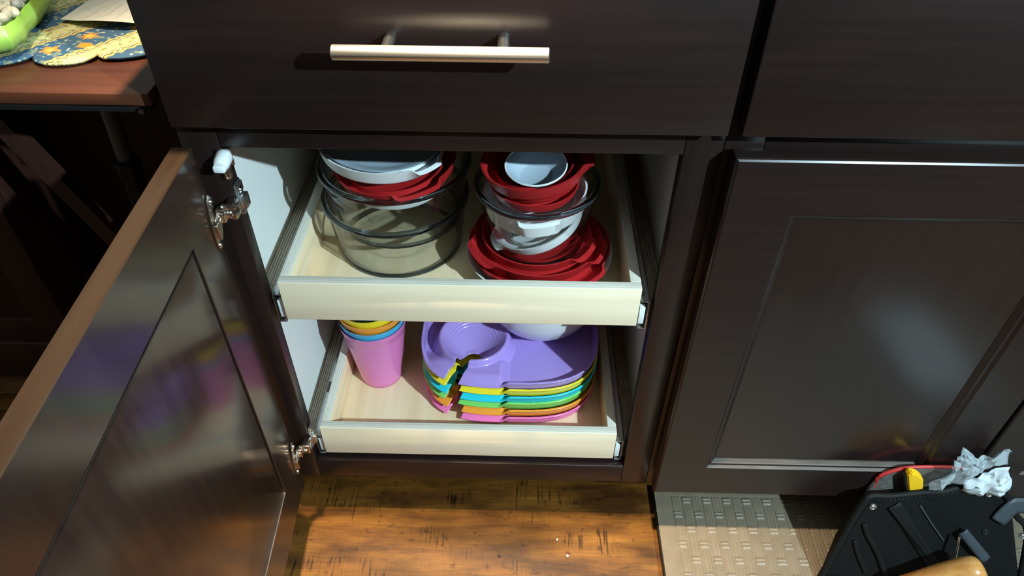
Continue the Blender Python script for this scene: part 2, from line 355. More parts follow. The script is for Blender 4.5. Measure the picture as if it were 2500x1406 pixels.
# hinges
def hinge(z):
    h = node('hinge', CAB, (0, 0, z))
    bm = bmesh.new()     # cup plate on the door (plane x about -0.016): diamond with two screw wings
    dz = 0.0
    poly = [(-0.0215, 0.024), (-0.026, 0.0285), (-0.031, 0.024), (-0.037, 0.006), (-0.038, -0.010), (-0.0385, -0.026), (-0.0355, -0.034), (-0.0325, -0.026), (-0.030, -0.010), (-0.0235, 0.004)]
    add_prism(bm, poly, 'x', -0.0158, -0.0140, 0, 0.0004)
    finish('cup_plate', bm, M_nickel, h, True, 40)
    bm = bmesh.new()
    add_prism(bm, [(-0.0375, -0.002), (-0.022, -0.002), (-0.027, -0.014), (-0.033, -0.022), (-0.0355, -0.022)], 'x', -0.0145, -0.0095, 0, 0.0012)
    add_tube(bm, [(-0.0125, -0.0355, 0.001), (-0.0125, -0.021, 0.001)], 0.0022, 14)
    finish('cup_cover', bm, M_nickel, h, True, 40)
    bm = bmesh.new()     # arm made of two knuckles and a clamp over the frame edge
    add_box(bm, (-0.0125, -0.0265, -0.006), (-0.0045, -0.017, 0.010), 0.0012)
    add_box(bm, (-0.0085, -0.0205, 0.006), (0.006, -0.0165, 0.0125), 0.001)
    add_box(bm, (-0.0060, -0.0195, -0.0065), (0.0055, -0.0015, 0.0095), 0.0015)
    add_box(bm, (-0.010, -0.0255, 0.001), (-0.0055, -0.0285, 0.0065), 0.0008)
    add_box(bm, (-0.0055, -0.0045, -0.0105), (0.0052, -0.0008, -0.0055), 0.0008)
    finish('hinge_arm', bm, M_nickel, h, True, 40)
    for (px, py, pz), rad, rx in (((-0.001, -0.0196, 0.001), 0.0036, ('X', 90)), ((-0.0140, -0.0265, 0.0205), 0.0032, ('Y', 90)), ((-0.0140, -0.0355, -0.0275), 0.0032, ('Y', 90)), ((0.0046, 0.007, 0.0135), 0.0042, ('Y', 90)), ((0.0046, 0.012, 0.004), 0.003, ('Y', 90))):
        bm = bmesh.new(); add_lathe(bm, [(0, 0.0022), (rad * 0.7, 0.0018), (rad, 0), (0, 0)], 18, closed=False)
        bmesh.ops.transform(bm, matrix=Matrix.Translation((px, py, pz)) @ Matrix.Rotation(R(rx[1]), 4, rx[0]), verts=bm.verts)
        finish('screw', bm, M_nickel, h, True, 40)
    bm = bmesh.new()     # mounting plate wrapped on the inner edge of the stile
    add_box(bm, (0.0004, 0.0005, -0.013), (0.0022, 0.0175, 0.022), 0.0006)
    add_box(bm, (0.0020, -0.0015, -0.006), (0.0105, 0.011, 0.0095), 0.0012)
    add_box(bm, (0.0020, 0.001, 0.0095), (0.0048, 0.016, 0.0205), 0.0010)
    add_box(bm, (0.0018, 0.003, -0.016), (0.0045, 0.009, -0.006), 0.0008)
    finish('mounting_plate', bm, M_zinc, h, True, 40)
hinge(0.605); hinge(0.1905)
# soft-close damper on the frame
dm = node('door_damper', CAB, (0.0, 0.0, 0.0))
bm = bmesh.new(); add_box(bm, (-0.0085, -0.0014, 0.6535), (0.0105, -0.0002, 0.6722), 0.0004); add_box(bm, (0.0002, -0.002, 0.6375), (0.0032, 0.012, 0.655), 0.0006); add_box(bm, (-0.0035, -0.0045, 0.638), (0.0028, -0.0002, 0.6535), 0.0008)
finish('bracket', bm, M_nickel, dm, True, 40)
bm = bmesh.new(); add_lathe(bm, [(0, 0), (0.0078, 0), (0.0082, 0.001), (0.0075, 0.013), (0.0058, 0.0165), (0, 0.018)], 28, closed=False)
bmesh.ops.transform(bm, matrix=Matrix.Translation((0.0025, -0.0014, 0.6635)) @ Matrix.Rotation(R(98), 4, 'X'), verts=bm.verts)
add_box(bm, (-0.0045, -0.0205, 0.6553), (0.0075, -0.006, 0.6628), 0.002)
finish('roller', bm, M_damper, dm, True, 40)

# ------------------------------------------------------------------ sink cabinet at the right, door closed
SNK = thing('sink_cabinet', 'dark espresso cabinet with closed recessed panel doors, beside the open one', 'cabinet', (0, 0, 0))
SX1 = 1.412
box('stile', (0.4950, 0, 0.099), (0.5331, 0.019, 0.876), M_wood_v, SNK, 0.0008)
box('stile', (SX1 - 0.0381, 0, 0.099), (SX1, 0.019, 0.876), M_wood_v, SNK, 0.0008)
for z0, z1 in ((0.099, 0.14), (0.6726, 0.7107), (0.84, 0.876)): box('rail', (0.5333, 0.0003, z0), (SX1 - 0.0383, 0.0187, z1), M_wood_h, SNK, 0.0008)
box('side_panel', (0.4950, 0.0192, 0.099), (0.5075, 0.6, 0.876), M_wood_v, SNK, 0)
box('side_panel', (SX1 - 0.0125, 0.0192, 0.099), (SX1, 0.6, 0.876), M_wood_v, SNK, 0)
box('bottom_panel', (0.508, 0.0192, 0.125), (SX1 - 0.013, 0.594, 0.1385), M_white, SNK, 0)
box('toe_kick', (0.4950, 0.078, 0.001), (SX1, 0.09, 0.0985), M_wood_h, SNK, 0)
for xa, xb in ((0.5003, 0.9360), (0.9395, 1.3755)): box('drawer_front', (xa, -0.0265, 0.7090), (xb, -0.0008, 0.866), M_wood_h, SNK, 0.0012)
YF, YB = -0.0265, -0.0070
for dx in (0.0, 0.4385):
    SD = node('door', SNK); x0, x1, z0, z1 = 0.5012 + dx, 0.9355 + dx, 0.1140, 0.6855; pa, pb, pc, pd = 0.571 + dx, 0.8655 + dx, 0.1845, 0.618
    frame_loops('door_frame', (x0, x1, z0, z1), (pa, pb, pc, pd),
        [('o', 0, YB), ('o', 0, YF + 0.0035), ('o', 0.0010, YF + 0.0012), ('o', 0.0028, YF), ('i', -0.0040, YF), ('i', -0.0006, YF + 0.0034), ('i', 0.0022, YF + 0.0040), ('i', 0.0032, YF + 0.0050), ('i', 0.0072, YF + 0.0085), ('i', 0.0080, YF + 0.0090), ('i', 0.0080, YB)], [M_wood_h, M_highlight], SD)
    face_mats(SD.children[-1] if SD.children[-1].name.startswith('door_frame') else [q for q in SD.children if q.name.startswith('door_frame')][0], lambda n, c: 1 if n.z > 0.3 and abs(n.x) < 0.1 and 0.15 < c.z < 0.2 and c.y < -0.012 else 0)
    box('door_panel', (pa + 0.0083, -0.0172, pc + 0.0083), (pb - 0.0083, -0.0085, pd - 0.0083), M_wood_panel, SD, 0)

CT = tag(box('countertop', (-0.052, -0.040, 0.8765), (1.412, 0.64, 0.915), M_counter, None, 0.004), 'dark stone countertop lying on the two espresso cabinets', 'countertop')

# ------------------------------------------------------------------ pull-out trays
TX0, TX1 = 0.0168, 0.4404
def tray(zb, zt, label, yt, tabs=False):
    t = thing('pullout_tray', label, 'tray', (0, yt, zb), group='plywood pull-out trays in the open cabinet')
    H = zt - zb
    o = box('front_panel', (TX0, 0, 0), (TX1, 0.0125, H), [M_birch, M_plyy], t, 0.0008); face_mats(o, lambda n, c: 1 if n.z > 0.7 else 0)
    o = box('back_panel', (TX0, 0.520, 0), (TX1, 0.5325, H), [M_birch, M_plyy], t, 0.0008); face_mats(o, lambda n, c: 1 if n.z > 0.7 else 0)
    for xa in (TX0, TX1 - 0.0125):
        o = box('side_panel', (xa, 0.0126, 0), (xa + 0.0125, 0.5199, H), [M_birch_y, M_plyx], t, 0.0006); face_mats(o, lambda n, c: 1 if n.z > 0.7 else 0)
    box('base_panel', (TX0 + 0.0126, 0.0127, 0.0005), (TX1 - 0.0126, 0.5198, 0.0060), M_birch_y, t, 0)
    for s in (0, 1):
        sl = node('drawer_slide', t)
        def X(d): return TX0 - d if s == 0 else TX1 + d
        def bx(bm, d0, d1, y0, y1, z0, z1, bev=0.0003, mi=0): add_box(bm, (min(X(d0), X(d1)), y0, z0), (max(X(d0), X(d1)), y1, z1), bev, mi)
        bm = bmesh.new()          # outer C channel fixed to the cleat
        bx(bm, 0.0112, 0.0124, 0.004, 0.5, -0.0085, 0.0365); bx(bm, 0.0025, 0.0112, 0.004, 0.5, 0.0353, 0.0365); bx(bm, 0.0025, 0.0112, 0.004, 0.5, -0.0085, -0.0073)
        finish('outer_channel', bm, M_zinc, sl, True, 40)
        bm = bmesh.new()          # inner member fixed to the tray
        bx(bm, 0.0002, 0.0014, 0.006, 0.5, -0.002, 0.031); bx(bm, 0.0014, 0.006, 0.012, 0.5, 0.0298, 0.031)
        finish('inner_channel', bm, M_blackm, sl, True, 40)
        bm = bmesh.new(); bx(bm, 0.0100, 0.0111, 0.0042, 0.45, -0.0072, 0.0352); bx(bm, 0.003, 0.0099, 0.012, 0.016, 0.026, 0.035); finish('ball_cage', bm, M_blackm, sl, True, 40)
        bm = bmesh.new(); bx(bm, 0.0020, 0.0092, 0.0055, 0.030, -0.002, 0.0255, 0.0012); finish('end_stop', bm, M_slidew, sl, True, 40)
        if tabs and s == 0:
            for yy in (0.085, 0.155):
                bm = bmesh.new(); bx(bm, 0.0024, 0.0112, yy, yy + 0.018, 0.0366, 0.0395); finish('latch_tab', bm, M_grey, sl, True, 40)
    return t
UZ, LZ = 0.4325, 0.1533
tray(UZ, 0.4925, 'upper pale plywood pull-out tray carrying the glass bowls and lids', 0.0022)
tray(LZ, 0.2138, 'lower pale plywood pull-out tray carrying the plastic cups and plates', 0.0045, True)
UB, LB = UZ + 0.0062, LZ + 0.0062      # inside base heights

# ------------------------------------------------------------------ glass bowls
def glass_bowl(name, rb, rt, h, loc, label, rot=(0, 0, 0)):
    t = thing('glass_bowl', label, 'bowl', loc, rot, 'clear round glass bowls')
    th = 0.0042; pr = []
    pr += [(0, 0.0015), (rb - 0.012, 0.0015), (rb - 0.008, 0.0), (rb - 0.003, 0.0008), (rb + 0.003, 0.006)]
    for k in range(1, 9):
        f = k / 8; pr.append((rb + 0.003 + (rt - 0.001 - rb - 0.003) * f ** 0.9, 0.006 + (h - 0.008 - 0.006) * f))
    inner = [(r - th, max(z, 0.006)) for r, z in pr[::-1] if r > rb - 0.004]
    pr += inner + [(rb - 0.010, 0.0065), (0, 0.0065)]
    lathe('bowl_wall', pr, M_glass, t, 96, closed=False)
    rr = []
    for k in range(14):
        a = 2 * math.pi * k / 14; rr.append((rt - 0.0012 + 0.0042 * math.cos(a), h - 0.0038 + 0.0040 * math.sin(a)))
    lathe('rim', rr, M_glassrim, t, 96)
    hr = []
    for k in range(10):
        a = 2 * math.pi * k / 10; hr.append((rb + 0.0005 + 0.0030 * math.cos(a), 0.0034 + 0.0030 * math.sin(a)))
    lathe('base_edge', hr, M_glassrim, t, 96)
    bm = bmesh.new()              # raised ring moulded in the base
    add_lathe(bm, [(rb * 0.58, 0.0068), (rb * 0.58 + 0.0015, 0.0082), (rb * 0.58 + 0.003, 0.0068)], 72)
    finish('base_ring', bm, M_glass, t, True, 60)
    return t
glass_bowl('glass_bowl', 0.0785, 0.0922, 0.082, (0.1362, 0.1535, UB), 'lower clear glass bowl of the left stack, standing on the upper tray')
glass_bowl('glass_bowl', 0.0775, 0.0938, 0.084, (0.1388, 0.1575, UB + 0.0445), 'upper clear glass bowl of the left stack, nested in another glass bowl')

def lid(m, Rr, loc, rot, label, cat='lid', h=0.016, tabs=(), group=None, skirt=0.935, th=0.0022):
    """storage lid lying upside down: disc, sealing ring and a flared skirt pointing up"""
    def warp(r, a, z):
        e = 0.0
        for t0, hw in tabs:
            d = abs((a - t0 + math.pi) % (2 * math.pi) - math.pi)
            if d < hw: e = max(e, min(1.0, (hw - d) / 0.09))
        f = max(0.0, (r - Rr * 0.93) / (Rr * 0.07))
        return ((r + e * f * 0.0085) * math.cos(a), (r + e * f * 0.0085) * math.sin(a), z - e * f * 0.0045)
    t = thing('lid', label, cat, loc, rot, group)
    r0 = Rr * skirt - 0.006
    lathe('lid_disc', [(0, 0), (r0, 0), (r0 + 0.004, 0.0012), (Rr * skirt, 0.004), (Rr - 0.0006, h - 0.001), (Rr, h), (Rr - th, h), (Rr * skirt - th, 0.006), (r0 - 0.001, 0.0034), (r0 - 0.005, 0.003), (0, 0.003)], m, t, 96, warp, False, 50)
    lathe('sealing_ring', [(r0 - 0.0075, 0.003), (r0 - 0.0078, 0.0105), (r0 - 0.0058, 0.0108), (r0 - 0.0052, 0.003)], m, t, 96)
    return t
GL, GR = 'lids in the left bowl stack', 'lids in the right bowl stack'
lid(M_lidw, 0.066, (0.1400, 0.1500, 0.5330), (0, 0, 0), 'white lid low inside the upper left glass bowl, seen through the glass', group=GL)
lid(M_lidr, 0.0752, (0.1455, 0.1380, 0.5610), (R(3), R(-4), 0), 'red lid under the white lid on the left glass bowls', h=0.018, tabs=((R(-62), 0.42),), group=GL)
lid(M_lidw, 0.0778, (0.1300, 0.1400, 0.5870), (R(2), R(4), 0), 'large white lid topmost on the left glass bowl stack', h=0.020, tabs=((R(-40), 0.3),), group=GL)
t = thing('shallow_dish', 'small grey frosted dish lying inside the topmost white lid at left', 'dish', (0.1300, 0.1405, 0.5936), (R(2), R(4), 0))
lathe('dish_body', [(0, 0), (0.046, 0), (0.058, 0.0045), (0.0725, 0.0120), (0.0728, 0.0134), (0.0708, 0.0132), (0.057, 0.0066), (0.045, 0.0022), (0, 0.0022)], M_frost, t, 96, closed=False)
lathe('foot_ring', [(0.037, -0.0012), (0.0385, -0.0012), (0.039, 0.0005), (0.0365, 0.0005)], M_frost, t, 72)

# right stack
lid(M_lidw, 0.0945, (0.3230, 0.1112, UB + 0.0005), (0, 0, 0), 'largest white lid at the bottom of the right stack, on the tray', h=0.024, skirt=0.84, group=GR)
lid(M_lidr, 0.0905, (0.3225, 0.1085, UB + 0.020), (0, 0, 0), 'largest red lid, lying in the bottom white lid of the right stack', h=0.018, tabs=((R(-58), 0.5),), group=GR)
lid(M_lidr, 0.0815, (0.3195, 0.1085, UB + 0.032), (R(1), R(1), 0), 'mid-size red lid with a tab, under the right glass bowl', h=0.018, tabs=((R(-150), 0.4), (R(-20), 0.35)), group=GR)
lid(M_lidr, 0.0695, (0.3185, 0.1085, UB + 0.0385), (0, 0, 0), 'smallest red lid of the three directly under the right glass bowl', h=0.016, tabs=((R(-30), 0.4),), group=GR)
glass_bowl('glass_bowl', 0.0535, 0.0730, 0.092, (0.3200, 0.1040, UB + 0.0435), 'single clear glass bowl of the right stack, filled with white and red lids', (R(0.5), R(-1.8), 0))
lid(M_lidw, 0.0570, (0.3255, 0.0975, 0.5100), (R(3), R(-24), 0), 'tilted white lid lowest inside the right glass bowl', h=0.016, tabs=((R(-165), 0.4),), group=GR)
lid(M_lidw, 0.0625, (0.3170, 0.0985, 0.5380), (R(1), R(-6), 0), 'white lid with a square tab at the rim of the right glass bowl', h=0.026, skirt=0.955, tabs=((R(-85), 0.42),), group=GR)
lid(M_lidr, 0.0535, (0.3130, 0.1010, 0.5620), (R(2), R(1), 0), 'red lid resting on the white lid in the right glass bowl', h=0.014, group=GR)
lid(M_lidr, 0.0545, (0.3165, 0.1050, 0.5730), (R(2), R(-6), 0), 'middle red lid of the leaning pile above the right glass bowl', h=0.017, group=GR)
lid(M_lidr, 0.0615, (0.3140, 0.1010, 0.5860), (R(3), R(-6), 0), 'topmost and widest red lid of the pile above the right glass bowl', h=0.019, tabs=((R(0), 0.35),), group=GR)
t = thing('prep_bowl', 'small white round bowl sitting in the topmost red lid', 'bowl', (0.3155, 0.0850, 0.5885), (R(9), R(-3), 0))
lathe('bowl_body', [(0, 0), (0.017, 0), (0.019, 0.0008), (0.029, 0.010), (0.0355, 0.0185), (0.0352, 0.0195), (0.0335, 0.0185), (0.027, 0.0105), (0.0195, 0.0034), (0.018, 0.0026), (0, 0.0024)], M_frost, t, 80, closed=False)
lathe('rim', [(0.0338, 0.0186), (0.0345, 0.0200), (0.0354, 0.0200), (0.0358, 0.0186)], M_lidw, t, 80)

# ------------------------------------------------------------------ cups
cupprof = [(0, 0), (0.0315, 0), (0.0328, 0.001)]
H = 0.127
for k in range(1, 11): cupprof.append((0.0328 + (0.0482 - 0.0328) * k / 10, 0.001 + (H - 0.014) * k / 10))
cupprof += [(0.0487, H - 0.0122), (0.0494, H - 0.008), (0.0502, H - 0.002), (0.0508, H), (0.0500, H), (0.0492, H - 0.004), (0.0468, H - 0.014)]
for k in range(9, -1, -1): cupprof.append((0.0306 + (0.0466 - 0.0306) * k / 10, 0.003 + (H - 0.017) * k / 10))
cupprof += [(0, 0.003)]
first = None
for k, (m, nm) in enumerate(((C_pink, 'pink plastic cup, outermost of the nested cups on the lower tray'), (C_blue, 'blue plastic cup nested inside the pink one'), (P_orange, 'orange plastic cup nested inside the blue one'), (P_yellow, 'yellow plastic cup, innermost of the nested cups'))):
    if first is None:
        me_o = lathe('drinking_cup', cupprof, m, None, 72, None, False, 50); first = me_o; me_o.location = (0.0765, 0.1555, LB)
        o = me_o
    else:
        o = first.copy(); COL.objects.link(o)
        o.material_slots[0].link = 'OBJECT'; o.material_slots[0].material = m
        o.location = (0.0765 - 0.0008 * k, 0.1555 + 0.001 * k, LB + 0.0105 * k); o.rotation_euler = (0, R(0.4 * k), R(30 * k))
    tag(o, nm, 'cup', 'nested plastic cups')

# ------------------------------------------------------------------ party plates
PA, PB, PN = 0.1355, 0.116, 3.0
RC, RT = (-0.0545, -0.0290), 0.0490         # ring centre, top radius
HC, HR = (-0.0550, -0.0560), 0.0135         # stem hole, towards the front of the ring
SE = (-0.0905, -0.1170)                     # slot leads out through the front edge
def plate_sdf(x, y):
    f = (abs(x / PA) ** PN + abs(y / PB) ** PN) ** (1 / PN)
    f = max(f, 1e-6)
    gx = abs(x / PA) ** (PN - 1) / PA; gy = abs(y / PB) ** (PN - 1) / PB
    gl = math.hypot(gx, gy) / f ** (PN - 1)
    d = (f - 1) / max(gl, 4.0)
    return d
def slot_sdf(x, y):
    ax, ay = HC; bx, by = SE[0] - ax, SE[1] - ay; px, py = x - ax, y - ay
    t = max(0.0, min(1.0, (px * bx + py * by) / (bx * bx + by * by)))
    ds = math.hypot(px - t * bx, py - t * by) - (0.0085 + 0.0035 * t)
    a, b = ds, math.hypot(px, py) - HR; k = 0.007; hh = max(k - abs(a - b), 0.0) / k
    return min(a, b) - hh * hh * k * 0.25
def full_sdf(x, y): return max(plate_sdf(x, y), -slot_sdf(x, y))
def sm(a, b, x):
    t = max(0.0, min(1.0, (x - a) / (b - a))); return t * t * (3 - 2 * t)
def plate_h(x, y):
    d = -plate_sdf(x, y); lip = 0.0175; top = 0.0255
    front = sm(0.002, -0.014, x) * sm(-0.035, -0.075, y)     # wide drooping lip beside the cup holder
    z = lip * (1 - sm(0.0028, 0.0075, d)) - 0.0006 * sm(0.003, 0.0, d)
    zf = lip - 0.0015 - 0.0085 * sm(0.020, -0.002, d)
    z = z + (max(z, zf) - z) * front if zf > z else z + (zf - z) * front
    dx, dy = x - RC[0], y - RC[1]; r = math.hypot(dx, dy)
    if r >= RT: return max(z, top * (1 - sm(0.0025, 0.0140, r - RT)))
    ax, ay = x - HC[0], y - HC[1]; l = math.hypot(ax, ay)
    if l < 1e-6: return 0.0
    ux_, uy_ = ax / l, ay / l; ox, oy = HC[0] - RC[0], HC[1] - RC[1]
    b = ox * ux_ + oy * uy_; rim = -b + math.sqrt(max(0.0, b * b - (ox * ox + oy * oy) + RT * RT))
    t = min(1.0, l / rim); ring = top * max(0.0, (t - 0.27) / 0.73) ** 1.15
    q = RT - r
    ring += 0.0006 * math.sin((q - 0.008) / 0.0042 * 2 * math.pi) * (1 if 0.008 < q < 0.0206 and dy > 0 else 0) * sm(0.0, 0.015, dy)
    return ring
def plate_mesh():
    s = 0.0010; nx = int(PA / s) + 2; ny = int(PB / s) + 2
    bm = bmesh.new(); V = {}; keep = set()
    for i in range(-nx, nx):
        for j in range(-ny, ny):
            if full_sdf((i + 0.5) * s, (j + 0.5) * s) < 0: keep.add((i, j))
    def vert(i, j):
        if (i, j) in V: return V[i, j]
        x, y = i * s, j * s
        nb = [(i, j), (i - 1, j), (i, j - 1), (i - 1, j - 1)]
        if not all(q in keep for q in nb) or full_sdf(x, y) > -0.0001:
            for _ in range(4):
                f = full_sdf(x, y); e = 1e-5
                gx = (full_sdf(x + e, y) - f) / e; gy = (full_sdf(x, y + e) - f) / e; g2 = gx * gx + gy * gy + 1e-9
                x -= f * gx / g2 * 0.9; y -= f * gy / g2 * 0.9
            if math.hypot(x - i * s, y - j * s) > 2.2 * s: x, y = i * s, j * s
        V[i, j] = bm.verts.new((x, y, plate_h(x, y))); return V[i, j]
    for i, j in keep: bm.faces.new((vert(i, j), vert(i + 1, j), vert(i + 1, j + 1), vert(i, j + 1)))
    me = bpy.data.meshes.new('party_plate'); bm.to_mesh(me); bm.free(); return me
pm = plate_mesh()
colours = ((P_pink, 'pink party plate with stem slot, lowest of the stack on the tray'), (P_orange, 'orange party plate, second from the bottom of the plate stack'), (P_green, 'green party plate between the orange and cyan plates'),
           (P_cyan, 'cyan party plate between the green and yellow plates'), (P_yellow, 'yellow party plate directly under the lavender plate'), (P_purple, 'lavender party plate with cup ring, topmost of the stack'))
offs = ((0.000, 0.000), (0.001, 0.0008), (-0.0015, 0.002), (0.0005, 0.000), (0.0008, 0.0005), (0, 0))
PITCH = 0.0160; first = None
for k, (m, nm) in enumerate(colours):
    if first is None:
        o = link('party_plate', pm, m, None, True, 60); first = o
        sd = o.modifiers.new('thickness', 'SOLIDIFY'); sd.thickness = 0.0020; sd.offset = -1.0
    else:
        o = first.copy(); COL.objects.link(o); o.material_slots[0].link = 'OBJECT'; o.material_slots[0].material = m
    o.location = (0.2850 + offs[k][0], 0.1700 + offs[k][1], LB + 0.0022 + PITCH * k)
    o.rotation_euler = (0, 0, R((0.0, 0.3, -0.6, 0.4, -0.2, 0)[k]))
    tag(o, nm, 'plate', 'stacked party plates')
PZ = LB + 0.0022 + PITCH * 5
lathe_b = thing('serving_bowl', 'white ceramic bowl standing on the lavender plate, its top hidden by the upper tray', 'bowl', (0.3330, 0.2030, PZ + 0.0004))
lathe('bowl_body', [(0, 0.004), (0.045, 0.004), (0.050, 0.005), (0.061, 0.014), (0.077, 0.032), (0.092, 0.062), (0.096, 0.088), (0.0935, 0.088), (0.089, 0.063), (0.077, 0.034), (0.062, 0.018), (0.05, 0.010), (0, 0.009)], M_ceramic, lathe_b, 96, closed=False)
lathe('foot_ring', [(0.044, 0.0), (0.0475, 0.0), (0.0505, 0.0055), (0.044, 0.0055)], M_ceramic, lathe_b, 96)

# ------------------------------------------------------------------ side table at left with things on it
TB = thing('side_table', 'cherry brown wooden table at left, beside the open cabinet', 'table', (0, 0, 0))
box('table_top', (-0.95, 0.0, 0.7165), (-0.053, 0.44, 0.729), M_cherry, TB, 0.0012)
box('apron', (-0.93, 0.006, 0.7065), (-0.060, 0.022, 0.7163), M_blackm, TB, 0.001)
box('leg', (-0.115, 0.385, 0.0), (-0.075, 0.43, 0.7063), M_cherryd, TB, 0.002)
box('leg', (-0.93, 0.385, 0.0), (-0.89, 0.43, 0.7063), M_cherryd, TB, 0.002)
box('back_panel', (-0.93, 0.44, 0.0), (-0.056, 0.452, 0.729), M_cherryd, TB, 0.001)  # dark sheet added to deepen the shade under the table
bm = bmesh.new(); add_tube(bm, [(-0.052 - 0.012, 0.003, 0.7118), (-0.052 - 0.012, -0.003, 0.7118)], 0.0026, 14); finish('screw', bm, M_nickel, TB, True)
bm = bmesh.new()
def beam(bm, a, b, wx, wy):
    a, b = Vector(a), Vector(b)
    q = [(-wx, -wy), (wx, -wy), (wx, wy), (-wx, wy)]
    A = [bm.verts.new(a + Vector((x, y, 0))) for x, y in q]; B = [bm.verts.new(b + Vector((x, y, 0))) for x, y in q]
    bm.faces.new(A[::-1]); bm.faces.new(B)
    for k in range(4): bm.faces.new((A[k], A[(k + 1) % 4], B[(k + 1) % 4], B[k]))
beam(bm, (-0.425, 0.20, 0.7063), (-0.1245, 0.20, 0.001), 0.013, 0.009); finish('brace', bm, M_cherryd, TB)
# dark cabinet under the table
PD = thing('low_cabinet', 'dark low cabinet with framed door under the table at far left', 'cabinet', (0, 0, 0))
box('cabinet_body', (-1.10, 0.292, 0.03), (-0.506, 0.43, 0.56), M_cherryd, PD, 0.002)
box('stile', (-0.562, 0.272, 0.095), (-0.506, 0.2918, 0.56), M_cherryd, PD, 0.0015)
box('rail', (-1.10, 0.272, 0.095), (-0.5625, 0.2918, 0.15), M_cherryd, PD, 0.0015)
box('base_board', (-1.10, 0.265, 0.0), (-0.500, 0.2918, 0.0945), M_cherryd, PD, 0.003)
box('door_panel', (-1.09, 0.280, 0.1505), (-0.5625, 0.2917, 0.55), M_cherryd, PD, 0.001)
# pole leaning under the table
PO = thing('telescopic_pole', 'grey telescopic pole with black collars, leaning in the dark under the table', 'pole', (0, 0, 0))
pv = lambda t: Vector((-0.2250 - 0.045 * t, 0.20 + 0.02 * t, 0.615 - 0.615 * t))
tube('upper_tube', [pv(0), pv(0.15)], 0.0105, M_grey, PO)
tube('lower_tube', [pv(0.17), pv(1.0)], 0.014, M_blackm, PO)
bm = bmesh.new(); add_tube(bm, [pv(0.14), pv(0.18)], 0.0165, 16); finish('collar', bm, M_blackm, PO, True)
bm = bmesh.new(); add_tube(bm, [pv(0.33), pv(0.34)], 0.0165, 16); finish('collar', bm, M_grey, PO, True)
fp = tag(lathe('furniture_pad', [(0, 0), (0.034, 0), (0.036, 0.004), (0.034, 0.009), (0, 0.010)], M_tan, None, 40, closed=False), 'round tan pad on the floor in the dark behind the open door', 'pad'); fp.location = (-0.50, 0.40, 0.0)

# placemat
def grid_sheet(name, x0, x1, y0, y1, s, sdf, hfun, cfun, m, label, cat, thick):
    nx = int((x1 - x0) / s); ny = int((y1 - y0) / s); bm = bmesh.new(); V = {}
    lay = bm.loops.layers.float_color.new('print'); cols = {}
    inside = {(i, j) for i in range(nx) for j in range(ny) if sdf(x0 + (i + .5) * s, y0 + (j + .5) * s) < 0}
    def vert(i, j):
        if (i, j) in V: return V[i, j]
        x, y = x0 + i * s, y0 + j * s
        if not all(q in inside for q in ((i, j), (i - 1, j), (i, j - 1), (i - 1, j - 1))):
            for _ in range(4):
                f = sdf(x, y); e = 1e-5; gx = (sdf(x + e, y) - f) / e; gy = (sdf(x, y + e) - f) / e; g2 = gx * gx + gy * gy + 1e-9
                x -= f * gx / g2; y -= f * gy / g2
            if math.hypot(x - x0 - i * s, y - y0 - j * s) > 2.5 * s: x, y = x0 + i * s, y0 + j * s
        v = bm.verts.new((x, y, hfun(x, y))); V[i, j] = v; cols[v] = cfun(x, y); return v
    for i, j in inside:
        f = bm.faces.new((vert(i, j), vert(i + 1, j), vert(i + 1, j + 1), vert(i, j + 1)))
        for l in f.loops: l[lay] = (*cols[l.vert], 1)
    o = None
    me = bpy.data.meshes.new(name); bm.to_mesh(me); bm.free(); o = link(name, me, m, None, True, 80)
    sd = o.modifiers.new('thickness', 'SOLIDIFY'); sd.thickness = thick; sd.offset = -1.0
    return tag(o, label, cat)
cusps = [-0.2640, -0.1950, -0.1312, -0.0640]
cuspy = [0.066, 0.0712, 0.0750, 0.098]
def mat_edge(x):
    for k in range(3):
        if x <= cusps[k + 1] or k == 2:
            t = (x - cusps[k]) / (cusps[k + 1] - cusps[k]); base = cuspy[k] * (1 - t) + cuspy[k + 1] * t
            return base - (0.0225, 0.0235, 0.018)[k] * math.sqrt(max(0.0, 1 - (2 * t - 1) ** 2)) * (1 if True else 0)
def mat_sdf(x, y): return max(mat_edge(x) - y, y - 0.36, x + 0.066, -0.42 - x)
ua = math.atan2(0.052, 0.040)                   # stripe direction
ux, uy = math.cos(ua), math.sin(ua)
flowers = [(-0.1819, 0.0785, 0.0105, 5), (-0.1518, 0.0908, 0.0075, 0), (-0.1583, 0.1139, 0.0095, 7), (-0.118, 0.140, 0.008, 6), (-0.236, 0.150, 0.010, 6), (-0.20, 0.185, 0.009, 5)]
